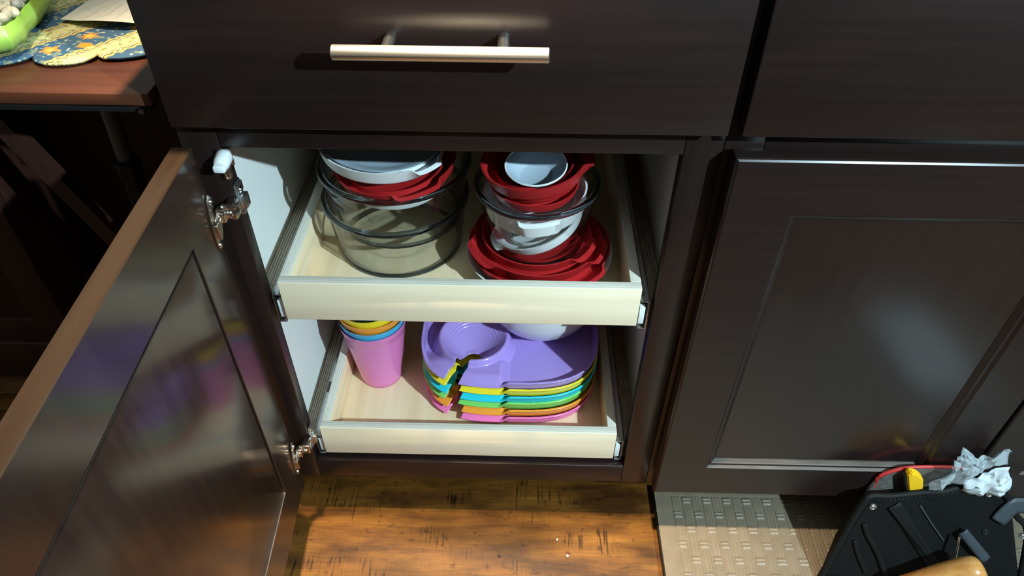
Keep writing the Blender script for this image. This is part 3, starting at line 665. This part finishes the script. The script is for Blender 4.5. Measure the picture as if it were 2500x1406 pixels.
def mat_col(x, y):
    blue, cream, yel, grn, dk = (0.04, 0.105, 0.20), (0.56, 0.53, 0.25), (0.64, 0.46, 0.13), (0.22, 0.27, 0.16), (0.06, 0.07, 0.09)
    lx = x + 0.2018; ly = y - 0.0848
    s = lx * ux + ly * uy; d = lx * uy - ly * ux        # d>0 to the right of the stripe border
    wob = 0.0013 * math.sin(s * 2 * math.pi / 0.011)
    period = 0.0780; q = (d + wob) % period
    nz = noise.noise(Vector((x * 150, y * 150, 1.7))); n2 = noise.noise(Vector((x * 240, y * 240, 5.1)))
    if q < 0.0420:                                      # blue band with flowers
        c = blue
        if nz > 0.30: c = (0.20, 0.25, 0.19)
        elif n2 > 0.42: c = (0.42, 0.48, 0.42)
        for fx, fy, r, k in flowers:
            dx, dy = x - fx, y - fy; rr = math.hypot(dx, dy); a = math.atan2(dy, dx)
            lim = r * (0.78 + 0.22 * math.cos(k * a)) if k else r * (0.9 + 0.1 * math.cos(2 * a))
            if rr < lim: c = (0.72, 0.28, 0.03) if rr > lim * 0.5 or not k else (0.75, 0.45, 0.10)
        return c
    e = min(q - 0.0420, period - q)
    if e < 0.0030: return yel
    if abs(e - 0.0042 - 0.0006 * math.sin(s * 900)) < 0.0009: return dk if nz > -0.35 else cream
    if abs(e - 0.0082 - 0.0006 * math.sin(s * 900 + 1)) < 0.0007: return (0.2, 0.17, 0.1)
    if e < 0.0082: return (0.60, 0.52, 0.22) if nz < 0.15 else (0.60, 0.57, 0.38)
    if nz > 0.28: return (0.27, 0.30, 0.12)
    if n2 > 0.34: return (0.40, 0.38, 0.16)
    return cream if n2 < 0.0 else (0.60, 0.57, 0.32)
def quilt(x, y):
    d = max(0.0, y - mat_edge(x)); return 0.7332 + 0.0022 * math.sqrt(min(1.0, d / 0.008)) + 0.0006 * noise.noise(Vector((x * 60, y * 60, 0)))
grid_sheet('placemat', -0.42, -0.066, 0.03, 0.36, 0.0011, mat_sdf, quilt, mat_col, M_cloth, 'scalloped blue and yellow striped floral placemat on the table', 'placemat', 0.003)
# paper with pencil lines
PAo = (-0.2037, 0.1470)
def paper_sdf(x, y):
    e1 = ((x + 0.2037) * 0.0543 - (y - 0.1470) * 0.0033) / 0.0544          # left diagonal edge (towards the back)
    lower = 0.1470 - 0.0190 * math.sin(min(1.0, max(0.0, (x + 0.2037) / 0.078)) * math.pi / 2) + 0.004 * max(0, (x + 0.150) / 0.05) ** 2
    return max(-e1 * 1.0 if False else (-(x + 0.2037) + (y - 0.147) * 0.06), lower - y, y - 0.33, x + 0.0665)
def paper_h(x, y):
    t = max(0.0, y - 0.128); return 0.7395 + 0.006 * math.exp(-((x + 0.155) / 0.05) ** 2) * math.exp(-t / 0.03) + 0.0012 * math.sin(x * 40)
lines_ = [(-.1768, .1404, -.1716, .1836), (-.1742, .1437, -.1706, .1683), (-.1565, .1427, -.1558, .1911), (-.1540, .150, -.1532, .205), (-.1389, .1386, -.1395, .1711), (-.1415, .150, -.1420, .200), (-.1957, .1707, -.1896, .1898), (-.1869, .1728, -.1821, .1936), (-.1925, .170, -.1880, .184), (-.1634, .1440, -.1617, .1570), (-.1640, .165, -.1620, .205), (-.1265, .142, -.1275, .182), (-.1190, .1362, -.1182, .1385), (-.1690, .175, -.1665, .205), (-.1800, .190, -.1770, .215)]
def paper_col(x, y):
    for k, (ax, ay, bx, by) in enumerate(lines_):
        t = ((x - ax) * (bx - ax) + (y - ay) * (by - ay)) / ((bx - ax) ** 2 + (by - ay) ** 2)
        if 0 < t < 1 and abs(x - ax - t * (bx - ax) - 0.0003 * math.sin(t * 60 + k)) < 0.00042 and noise.noise(Vector((t * 14, k, 0))) > -0.2: return (0.30, 0.30, 0.29)
    return (0.56, 0.56, 0.52)
grid_sheet('paper_sheet', -0.216, -0.0665, 0.124, 0.33, 0.0008, paper_sdf, paper_h, paper_col, M_paper, 'white paper sheet with grey lines, curled on the placemat', 'paper', 0.0003)
# green snack bag with nuts
def blob(name, m, parent, loc, scale, seed_, amp=0.12, sub=3, rot=(0, 0, 0)):
    bm = bmesh.new(); bmesh.ops.create_icosphere(bm, subdivisions=sub, radius=1.0)
    for v in bm.verts:
        n = noise.noise(v.co * 1.6 + Vector((seed_, seed_ * 2.1, 0))); v.co *= 1 + amp * n
        v.co = Vector((v.co.x * scale[0], v.co.y * scale[1], v.co.z * scale[2]))
    o = finish(name, bm, m, parent, True, 80); o.location = loc; o.rotation_euler = rot; return o
SB = thing('snack_bag', 'lime green plastic snack bag with a clear top, on the placemat', 'bag', (0, 0, 0))
bm = bmesh.new()
ring = []
prof = [(0.0, 0.7365), (0.55, 0.7365), (0.9, 0.742), (1.0, 0.752), (0.990, 0.760), (0.945, 0.767)]
outl = [(-0.2000, 0.0560), (-0.1990, 0.0740), (-0.2050, 0.1000), (-0.2120, 0.1350), (-0.2200, 0.1700), (-0.2450, 0.2050), (-0.3000, 0.2150), (-0.3500, 0.1700), (-0.3500, 0.0900), (-0.3000, 0.0450), (-0.2500, 0.0400), (-0.2200, 0.0430)]
ctr = Vector((-0.275, 0.125)); pts = [p for p in cat_curve([(x, y, 0) for x, y in outl + outl[:1]], 6)][:-1]
rings = []
for f, z in prof[1:]:
    rings.append([bm.verts.new((ctr.x + (p.x - ctr.x) * f, ctr.y + (p.y - ctr.y) * f, z + 0.0025 * noise.noise(Vector((p.x * 70, p.y * 70, z * 60))))) for p in pts])
for A, B in zip(rings[:-1], rings[1:]):
    for k in range(len(A)): bm.faces.new((A[k], A[(k + 1) % len(A)], B[(k + 1) % len(A)], B[k]))
bm.faces.new(rings[0][::-1])
cap = [bm.verts.new((v.co.x, v.co.y, 0.7625)) for v in rings[-1]]
for k in range(len(cap)): bm.faces.new((rings[-1][k], rings[-1][(k + 1) % len(cap)], cap[(k + 1) % len(cap)], cap[k]))
bm.faces.new(cap)
o = finish('bag_body', bm, M_greenbag, SB, True, 80)
bm = bmesh.new(); rings = []
for f, z in ((0.947, 0.7670), (0.86, 0.7765), (0.70, 0.784), (0.5, 0.789), (0.25, 0.791)):
    rings.append([bm.verts.new((ctr.x + (p.x - ctr.x) * f, ctr.y + (p.y - ctr.y) * f, z + 0.0028 * noise.noise(Vector((p.x * 55, p.y * 55, z * 50 + f * 9))))) for p in pts])
for A, B in zip(rings[:-1], rings[1:]):
    for k in range(len(A)): bm.faces.new((A[k], A[(k + 1) % len(A)], B[(k + 1) % len(A)], B[k]))
bm.faces.new(rings[-1]); finish('clear_window', bm, M_film, SB, True, 80)
NG = 'nuts and sweets inside the snack bag'
k = 0
for x in range(-1, 8):
    for y in range(-8, 10):
        px = ctr.x + x * 0.0105 + rnd.uniform(-.003, .003); py = ctr.y + y * 0.0105 + rnd.uniform(-.003, .003)
        if px < -0.268: continue
        fr = max(0.0, min(1.0, 1.0))
        ang2 = math.atan2(py - ctr.y, px - ctr.x)
        dmin = min((math.hypot(p.x - ctr.x, p.y - ctr.y) for p in pts if abs((math.atan2(p.y - ctr.y, p.x - ctr.x) - ang2 + math.pi) % (2 * math.pi) - math.pi) < 0.12), default=0.05)
        if math.hypot(px - ctr.x, py - ctr.y) > dmin * 0.94: continue
        m = M_nutred if (x, y) in ((2, 4), (3, 5), (2, 5)) else (M_nutgrey if (x + y * 3) % 5 == 0 or y > 5 else M_nut)
        if m is M_nut: nm, lb, ct, gp = 'nut', 'pale nut inside the snack bag, under the clear top', 'nut', 'pale nuts inside the snack bag'
        elif m is M_nutred: nm, lb, ct, gp = 'sweet', 'reddish sweet among pale nuts in the snack bag', 'sweet', 'reddish sweets inside the snack bag'
        else: nm, lb, ct, gp = 'seed', 'greyish seed among pale nuts in the snack bag', 'seed', 'greyish seeds inside the snack bag'
        o = blob(nm, m, None, (px, py, 0.7690 + rnd.uniform(-.001, .0025)), (0.0085, 0.0058, 0.0050), k * 0.37, 0.15, 2, (rnd.uniform(-.5, .5), rnd.uniform(-.5, .5), rnd.uniform(0, 3)))
        tag(o, lb, ct, gp); k += 1

bm = bmesh.new()                                         # the rest of the bag's filling, out of the picture
for x in range(-9, 2):
    for y in range(-9, 10):
        px = ctr.x + x * 0.0105 + rnd.uniform(-.003, .003); py = ctr.y + y * 0.0105 + rnd.uniform(-.003, .003)
        if px > -0.272: continue
        ang2 = math.atan2(py - ctr.y, px - ctr.x)
        dmin = min((math.hypot(p.x - ctr.x, p.y - ctr.y) for p in pts if abs((math.atan2(p.y - ctr.y, p.x - ctr.x) - ang2 + math.pi) % (2 * math.pi) - math.pi) < 0.15), default=0.05)
        if math.hypot(px - ctr.x, py - ctr.y) > dmin * 0.9: continue
        bmesh.ops.create_icosphere(bm, subdivisions=1, radius=0.0066, matrix=Matrix.Translation((px, py, 0.7690 + rnd.uniform(-.001, .0025))))
o = finish('contents', bm, M_nut, SB, True, 80); o['kind'] = 'stuff'

# ------------------------------------------------------------------ kitchen mat
MT = thing('kitchen_mat', 'taupe rubber kitchen mat with embossed basket weave, on the floor under the tool pouch', 'mat', (0, 0, 0))
MX0, MX1, MY0, MY1, MZ = 0.5225, 1.28, -0.52, 0.052, 0.0145
bm = bmesh.new(); add_box(bm, (MX0, MY0, 0.0004), (MX1, MY1, MZ - 0.0022), 0.003, 0, 2); finish('mat_core', bm, M_matside, MT, True)
def weave(x, y):
    bx0, by1 = 0.5500, 0.0300
    if x < bx0 or y > by1 or x > 1.2520 or y < -0.492:
        d = max(bx0 - x, y - by1, x - 1.2520, -0.492 - y); return 0.0 if d > 0.003 else -0.0008 * (1 - d / 0.003)
    u = (x - bx0) / 0.0162; c = int(u); fu = u - c
    v = ((by1 - y) / 0.0253 + (0.5 if c % 2 == 0 else 1.5)) % 2.0
    if v > 1.55:                                         # two cross bars
        q = (v - 1.55) / 0.45; e = min(fu, 1 - fu)
        return (0.0022 * abs(math.sin(q * 2 * math.pi)) ** 0.7 if e > 0.09 else -0.0005) - 0.0002
    q = v / 1.55; e = min(fu, 1 - fu)
    if e < 0.09: return -0.0006
    return 0.0010 * abs(math.sin(fu * 3 * math.pi)) ** 0.6 - 0.0004 + 0.0005 * math.sin(q * math.pi)
s = 0.0013; X0, X1, Y0, Y1 = MX0 + 0.002, MX1 - 0.002, MY0 + 0.002, MY1 - 0.002
nx, ny = int((X1 - X0) / s), int((Y1 - Y0) / s)
vs = [(X0 + i * s, Y0 + j * s, MZ + weave(X0 + i * s, Y0 + j * s)) for j in range(ny + 1) for i in range(nx + 1)]
fs = [(j * (nx + 1) + i, j * (nx + 1) + i + 1, (j + 1) * (nx + 1) + i + 1, (j + 1) * (nx + 1) + i) for j in range(ny) for i in range(nx)]
me = bpy.data.meshes.new('weave_surface'); me.from_pydata(vs, [], fs); link('weave_surface', me, M_mat, MT, True, 80)
# ------------------------------------------------------------------ tool pouch
TP = thing('tool_pouch', 'black nylon tool pouch with bound edges and straps, standing on the mat', 'pouch', (0, 0, 0))
NB = Vector((0, 1, -0.345)).normalized(); OUT = -NB          # towards the viewer, square to the front panel
def bulge(x, z):
    q = max(0.0, min(1.0, (z - 0.018) / 0.16)); xl = 0.7516 + q * 0.045; xr = 1.045 - q * 0.055; t = max(0.0, min(1.0, (x - xl) / (xr - xl)))
    return (0.0055 * noise.noise(Vector((x * 30 + z * 14, z * 9, 0.3))) + 0.006 * math.sin(min(1, q * 1.1) * math.pi)) * math.sin(t * math.pi) ** 0.5
def bp(x, z, off=0.0): return Vector((x, -0.05 + (z - 0.165) * 0.345, z)) + OUT * (off + bulge(x, z))
outline = [(0.7516, 0.018), (0.7663, 0.0743), (0.7785, 0.1207), (0.7881, 0.1513), (0.7966, 0.1609), (0.8278, 0.1633), (0.8787, 0.1709), (0.9154, 0.1811), (0.9401, 0.1863), (0.9566, 0.1836), (0.9745, 0.1718), (0.9913, 0.1551), (1.0058, 0.1333), (1.030, 0.105), (1.045, 0.018)]
bm = bmesh.new()
crv = cat_curve([(x, z, 0) for x, z in outline], 4)
NX = 40; cols_ = []
for i in range(NX + 1):                                    # sewn front panel as a puckered sheet
    t = i / NX; xb = 0.7516 + (1.045 - 0.7516) * t
    # top height at a leaning column
    row = []
    for j in range(25):
        q = j / 24
        xt = 0.7966 + (0.990 - 0.7966) * t; x = xb + (xt - xb) * q
        zt = None
        for a, b in zip(crv[:-1], crv[1:]):
            if min(a.x, b.x) <= xt <= max(a.x, b.x) and a.y > 0.13: zt = a.y + (b.y - a.y) * ((xt - a.x) / (b.x - a.x) if abs(b.x - a.x) > 1e-6 else 0)
        zt = zt or 0.16
        z = 0.018 + (zt - 0.018) * q
        puck = 0.0
        row.append(bm.verts.new(bp(x, z, puck)))
    cols_.append(row)
for i in range(NX):
    for j in range(24): bm.faces.new((cols_[i][j], cols_[i + 1][j], cols_[i + 1][j + 1], cols_[i][j + 1]))
o = finish('front_panel', bm, M_fabric, TP, True, 80); sd = o.modifiers.new('thickness', 'SOLIDIFY'); sd.thickness = 0.004; sd.offset = 0
# back wall, sides and base
bm = bmesh.new(); add_prism(bm, [(0.8000, 0.0165), (0.805, 0.150), (0.8097, 0.1732), (0.8186, 0.1854), (0.8403, 0.1978), (0.8715, 0.2013), (0.904, 0.2014), (0.9331, 0.1945), (0.965, 0.185), (1.045, 0.0165)], 'y', -0.0335, -0.0290, 0, 0.001)
finish('back_panel', bm, M_lining, TP, True, 50)
bm = bmesh.new(); q = [bm.verts.new(v) for v in (bp(0.7530, 0.018, -0.001), bp(0.7890, 0.151, -0.001), Vector((0.805, -0.0315, 0.150)), Vector((0.800, -0.0315, 0.0165)))]; bm.faces.new(q)
o = finish('side_panel', bm, M_fabric, TP); sd = o.modifiers.new('thickness', 'SOLIDIFY'); sd.thickness = 0.003; sd.offset = 0
tube('edge_binding', [bp(v.x, v.y, 0.003) for v in crv], 0.0046, M_binding, TP, 12, 1.0)
bm = bmesh.new()
for kk in range(26):
    xx = 0.805 + kk * 0.0058; zz = None
    for a, b in zip(crv[:-1], crv[1:]):
        if a.x <= xx <= b.x and a.y > 0.15: zz = a.y + (b.y - a.y) * (xx - a.x) / max(1e-6, b.x - a.x)
    if zz: add_tube(bm, [bp(xx, zz - 0.0068, 0.0022), bp(xx + 0.0016, zz - 0.0066, 0.0026)], 0.0006, 6)
st_ = finish('stitching', bm, M_zinc, TP, True); st_['kind'] = 'stuff'
red = cat_curve([(0.812, -0.0312, 0.1500), (0.8109, -0.0312, 0.1600), (0.8097, -0.0312, 0.1740), (0.8186, -0.0312, 0.1860), (0.8403, -0.0312, 0.1985), (0.8715, -0.0312, 0.2020), (0.904, -0.0312, 0.2021), (0.9331, -0.0312, 0.1952)], 5)
tube('red_piping', red, 0.0026, M_redp, TP, 10)
def strap(name, pts, wd, off, m, th=0.0009):
    c = cat_curve([(x, z, 0) for x, z in pts], 5); bm = bmesh.new(); rows = []
    for i, p in enumerate(c):
        d = (c[min(i + 1, len(c) - 1)] - c[max(i - 1, 0)]).normalized(); nrm = Vector((-d.y, d.x, 0))
        rows.append([bm.verts.new(bp(p.x + nrm.x * wd * k / 4, p.y + nrm.y * wd * k / 4, off + (0.0012 if k in (-1, 0, 1) else 0.0))) for k in (-2, -1, 0, 1, 2)])
    for A, B in zip(rows[:-1], rows[1:]):
        for k in range(4): bm.faces.new((A[k], A[k + 1], B[k + 1], B[k]))
    o = finish(name, bm, m, TP, True, 60); sd = o.modifiers.new('thickness', 'SOLIDIFY'); sd.thickness = th; sd.offset = 0; return o
strap('strap', [(0.8300, 0.150), (0.8575, 0.114), (0.894, 0.068), (0.935, 0.022)], 0.018, 0.0028, M_binding)
strap('strap', [(0.8225, 0.1459), (0.8386, 0.1288), (0.8716, 0.0922), (0.9035, 0.0579), (0.9347, 0.0245)], 0.005, 0.0048, M_binding)
strap('strap', [(0.7939, 0.1179), (0.8018, 0.1002), (0.8223, 0.0692), (0.8461, 0.0253)], 0.007, 0.0040, M_binding)
strap('strap', [(0.7867, 0.0882), (0.7953, 0.0667), (0.815, 0.0315)], 0.006, 0.0036, M_binding)
strap('pocket_seam', [(0.8658, 0.1486), (0.8893, 0.1189), (0.9126, 0.0917)], 0.0018, 0.0030, M_web)
strap('webbing', [(0.9275, 0.1160), (0.9520, 0.0910), (0.9745, 0.0680)], 0.013, 0.0100, M_web, 0.003)
strap('webbing', [(0.9780, 0.128), (0.9905, 0.150), (1.000, 0.154), (1.05, 0.150)], 0.024, 0.0060, M_web, 0.003)
for x, z in ((0.9666, 0.1096), (0.8017, 0.1438), (0.9575, 0.1690), (1.0248, 0.0998)):
    bm = bmesh.new(); add_lathe(bm, [(0, 0.0026), (0.0022, 0.0024), (0.0028, 0.0012), (0.0040, 0.0018), (0.0050, 0.0014), (0.0054, 0), (0, 0)], 20, closed=False)
    rot = Vector((0, 0, 1)).rotation_difference(OUT).to_matrix().to_4x4(); bmesh.ops.transform(bm, matrix=Matrix.Translation(bp(x, z, 0.0025)) @ rot, verts=bm.verts)
    finish('rivet', bm, M_zinc if z > 0.14 or x > 1 else M_blackm, TP, True)
wl = [bp(0.9215, 0.112, 0.016), bp(0.9237, 0.0754, 0.021), bp(0.9209, 0.0652, 0.021), bp(0.9080, 0.050, 0.021), bp(0.8850, 0.0265, 0.019)]
tube('hammer_loop', cat_curve(wl, 5), 0.0017, M_nickel, TP, 10)
bm = bmesh.new(); add_tube(bm, [bp(0.9245, 0.0665, 0.020), bp(0.8930, 0.0360, 0.020)], 0.0058, 16); add_tube(bm, [bp(0.9275, 0.0665, 0.019), bp(0.9175, 0.0665, 0.024)], 0.0048, 14)
finish('loop_clip', bm, M_blackm, TP, True)
bm = bmesh.new(); add_tube(bm, [bp(0.9230, 0.0672, 0.0272), bp(0.9200, 0.0642, 0.0272)], 0.0036, 12); add_tube(bm, [bp(0.9120, 0.0545, 0.0262), bp(0.9105, 0.0530, 0.0262)], 0.0030, 12); add_tube(bm, [bp(0.9000, 0.0425, 0.0262), bp(0.8985, 0.0410, 0.0262)], 0.0030, 12)
finish('clip_ring', bm, M_nickel, TP, True)
# hammer with wooden handle, hanging in the loop and poking towards the camera
HM = thing('hammer', 'varnished wooden tool handle sticking out in front of the black pouch', 'tool', (0, 0, 0))
hp = [bp(0.9660, 0.0620, 0.012), bp(0.9600, 0.0520, 0.026), bp(0.9480, 0.034, 0.042), bp(0.9350, 0.0155, 0.060)]
bm = bmesh.new()
dirh = Vector((-0.045, -0.003, -0.0300)).normalized(); tip = Vector((0.9400, -0.130, 0.1120))
rad = [0.0020, 0.0100, 0.0150, 0.0182, 0.0200, 0.0208, 0.0210, 0.0209, 0.0206, 0.0202, 0.0198, 0.0195]
dst = [0.0, 0.0010, 0.0035, 0.0075, 0.013, 0.020, 0.030, 0.045, 0.060, 0.075, 0.090, 0.105]
add_tube(bm, [tip + dirh * d for d in dst], rad, 32, 0, True, 1.0)
finish('handle', bm, M_hammer, HM, True, 60)
# yellow tool grip standing in the pouch
YT = thing('yellow_tool', 'yellow handled tool with black edge standing in the open pouch', 'tool', (0, 0, 0))
bm = bmesh.new(); add_prism(bm, [(0.8917, 0.060), (0.9113, 0.060), (0.8706, 0.1609), (0.8590, 0.1940), (0.8480, 0.2040), (0.8380, 0.2078), (0.8345, 0.2010)], 'y', -0.0475, -0.0360, 0, 0.0016); finish('grip', bm, M_yel, YT, True, 50)
bm = bmesh.new(); add_prism(bm, [(0.8870, 0.060), (0.8914, 0.060), (0.8342, 0.2005), (0.8312, 0.1970)], 'y', -0.0470, -0.0365, 0, 0.0012); finish('grip_edge', bm, M_tape, YT, True, 50)
# crumpled clear plastic bag
CB = thing('plastic_bag', 'crumpled clear and white plastic bag stuffed in the top of the pouch', 'bag', (0, 0, 0))
def crumple(name, poly, yb, depth, m, seed_, n=22):
    c = Vector((sum(p[0] for p in poly) / len(poly), sum(p[1] for p in poly) / len(poly)))
    bm = bmesh.new(); rings = []; N = len(poly)
    for k in range(1, 9):
        f = k / 8; ring = []
        for i in range(N * 4):
            a, b = poly[(i // 4) % N], poly[(i // 4 + 1) % N]; t = (i % 4) / 4
            x = a[0] + (b[0] - a[0]) * t; z = a[1] + (b[1] - a[1]) * t
            X = c.x + (x - c.x) * f; Zz = c.y + (z - c.y) * f
            d = depth * (noise.noise(Vector((X * 70 + seed_, Zz * 70, 0))) + 0.6 * noise.noise(Vector((X * 170, Zz * 170 + seed_, 2))))
            ring.append(bm.verts.new((X, yb - d - depth * 0.8 * (1 - f), Zz)))
        rings.append(ring)
    for A, B in zip(rings[:-1], rings[1:]):
        for k in range(len(A)): bm.faces.new((A[k], A[(k + 1) % len(A)], B[(k + 1) % len(A)], B[k]))
    bm.faces.new(rings[0]); o = finish(name, bm, m, CB, True, 25)
    sd = o.modifiers.new('thickness', 'SOLIDIFY'); sd.thickness = 0.0006; sd.offset = 0; return o
crumple('clear_film', [(0.8640, 0.196), (0.8863, 0.2200), (0.8795, 0.2330), (0.8770, 0.2500), (0.8790, 0.2720), (0.8872, 0.2690), (0.8995, 0.2560), (0.9090, 0.2560), (0.9217, 0.2600), (0.9333, 0.2780), (0.9407, 0.2710), (0.9440, 0.2480), (0.9250, 0.2280), (0.9134, 0.2080), (0.9000, 0.190), (0.872, 0.175)], -0.052, 0.008, M_milky, 1.0)
crumple('white_film', [(0.9060, 0.2060), (0.9200, 0.2200), (0.9330, 0.2380), (0.9480, 0.2440), (0.9560, 0.2250), (0.9700, 0.2080), (0.9760, 0.1750), (0.9400, 0.170), (0.9134, 0.178)], -0.056, 0.007, M_bagwhite, 4.0)

# crumpled white paper added out of view on the mat, for the door's pale reflection
bm = bmesh.new(); n_ = 26; V_ = []
for i in range(n_):
    for j in range(n_):
        u, v = i / (n_ - 1) * 2 - 1, j / (n_ - 1) * 2 - 1; r_ = math.hypot(u, v)
        p = Vector((u * 0.070 * (1 - 0.1 * abs(v)), v * 0.115 * (1 - 0.08 * abs(u)), 0))
        p.z = 0.006 + 0.030 * max(0, 1 - r_ * 0.75) + 0.016 * abs(noise.noise(Vector((u * 3, v * 5, 4)))) + 0.008 * noise.noise(Vector((u * 8, v * 12, 1)))
        V_.append(bm.verts.new((p.x, p.y, max(0.001, p.z))))
for i in range(n_ - 1):
    for j in range(n_ - 1): bm.faces.new((V_[i * n_ + j], V_[(i + 1) * n_ + j], V_[(i + 1) * n_ + j + 1], V_[i * n_ + j + 1]))
o = finish('added_paper', bm, M_lidw, None, True, 25); o.location = (1.080, -0.395, 0.0147); o.rotation_euler = (0, 0, R(-8))
sd = o.modifiers.new('thickness', 'SOLIDIFY'); sd.thickness = 0.0006; sd.offset = 1
tag(o, 'crumpled white paper added out of view on the mat, mirrored as a pale blur in the closed door', 'paper')

# ------------------------------------------------------------------ crumbs on the floor
for x, y, m, s_, lb in ((0.3645, -0.0431, M_crumb, 0.0019, 'pale crumb on the wooden floor, nearer the cabinet'), (0.3796, -0.0698, M_crumb, 0.0022, 'pale crumb on the wooden floor, farther from the cabinet'), (0.2748, -0.0724, M_crumbd, 0.0022, 'dark crumb on the wooden floor')):
    o = blob('crumb', m, None, (x, y, s_ * 0.8), (s_, s_, s_), x * 9, 0.3, 2); tag(o, lb, 'crumb', 'crumbs on the floor')
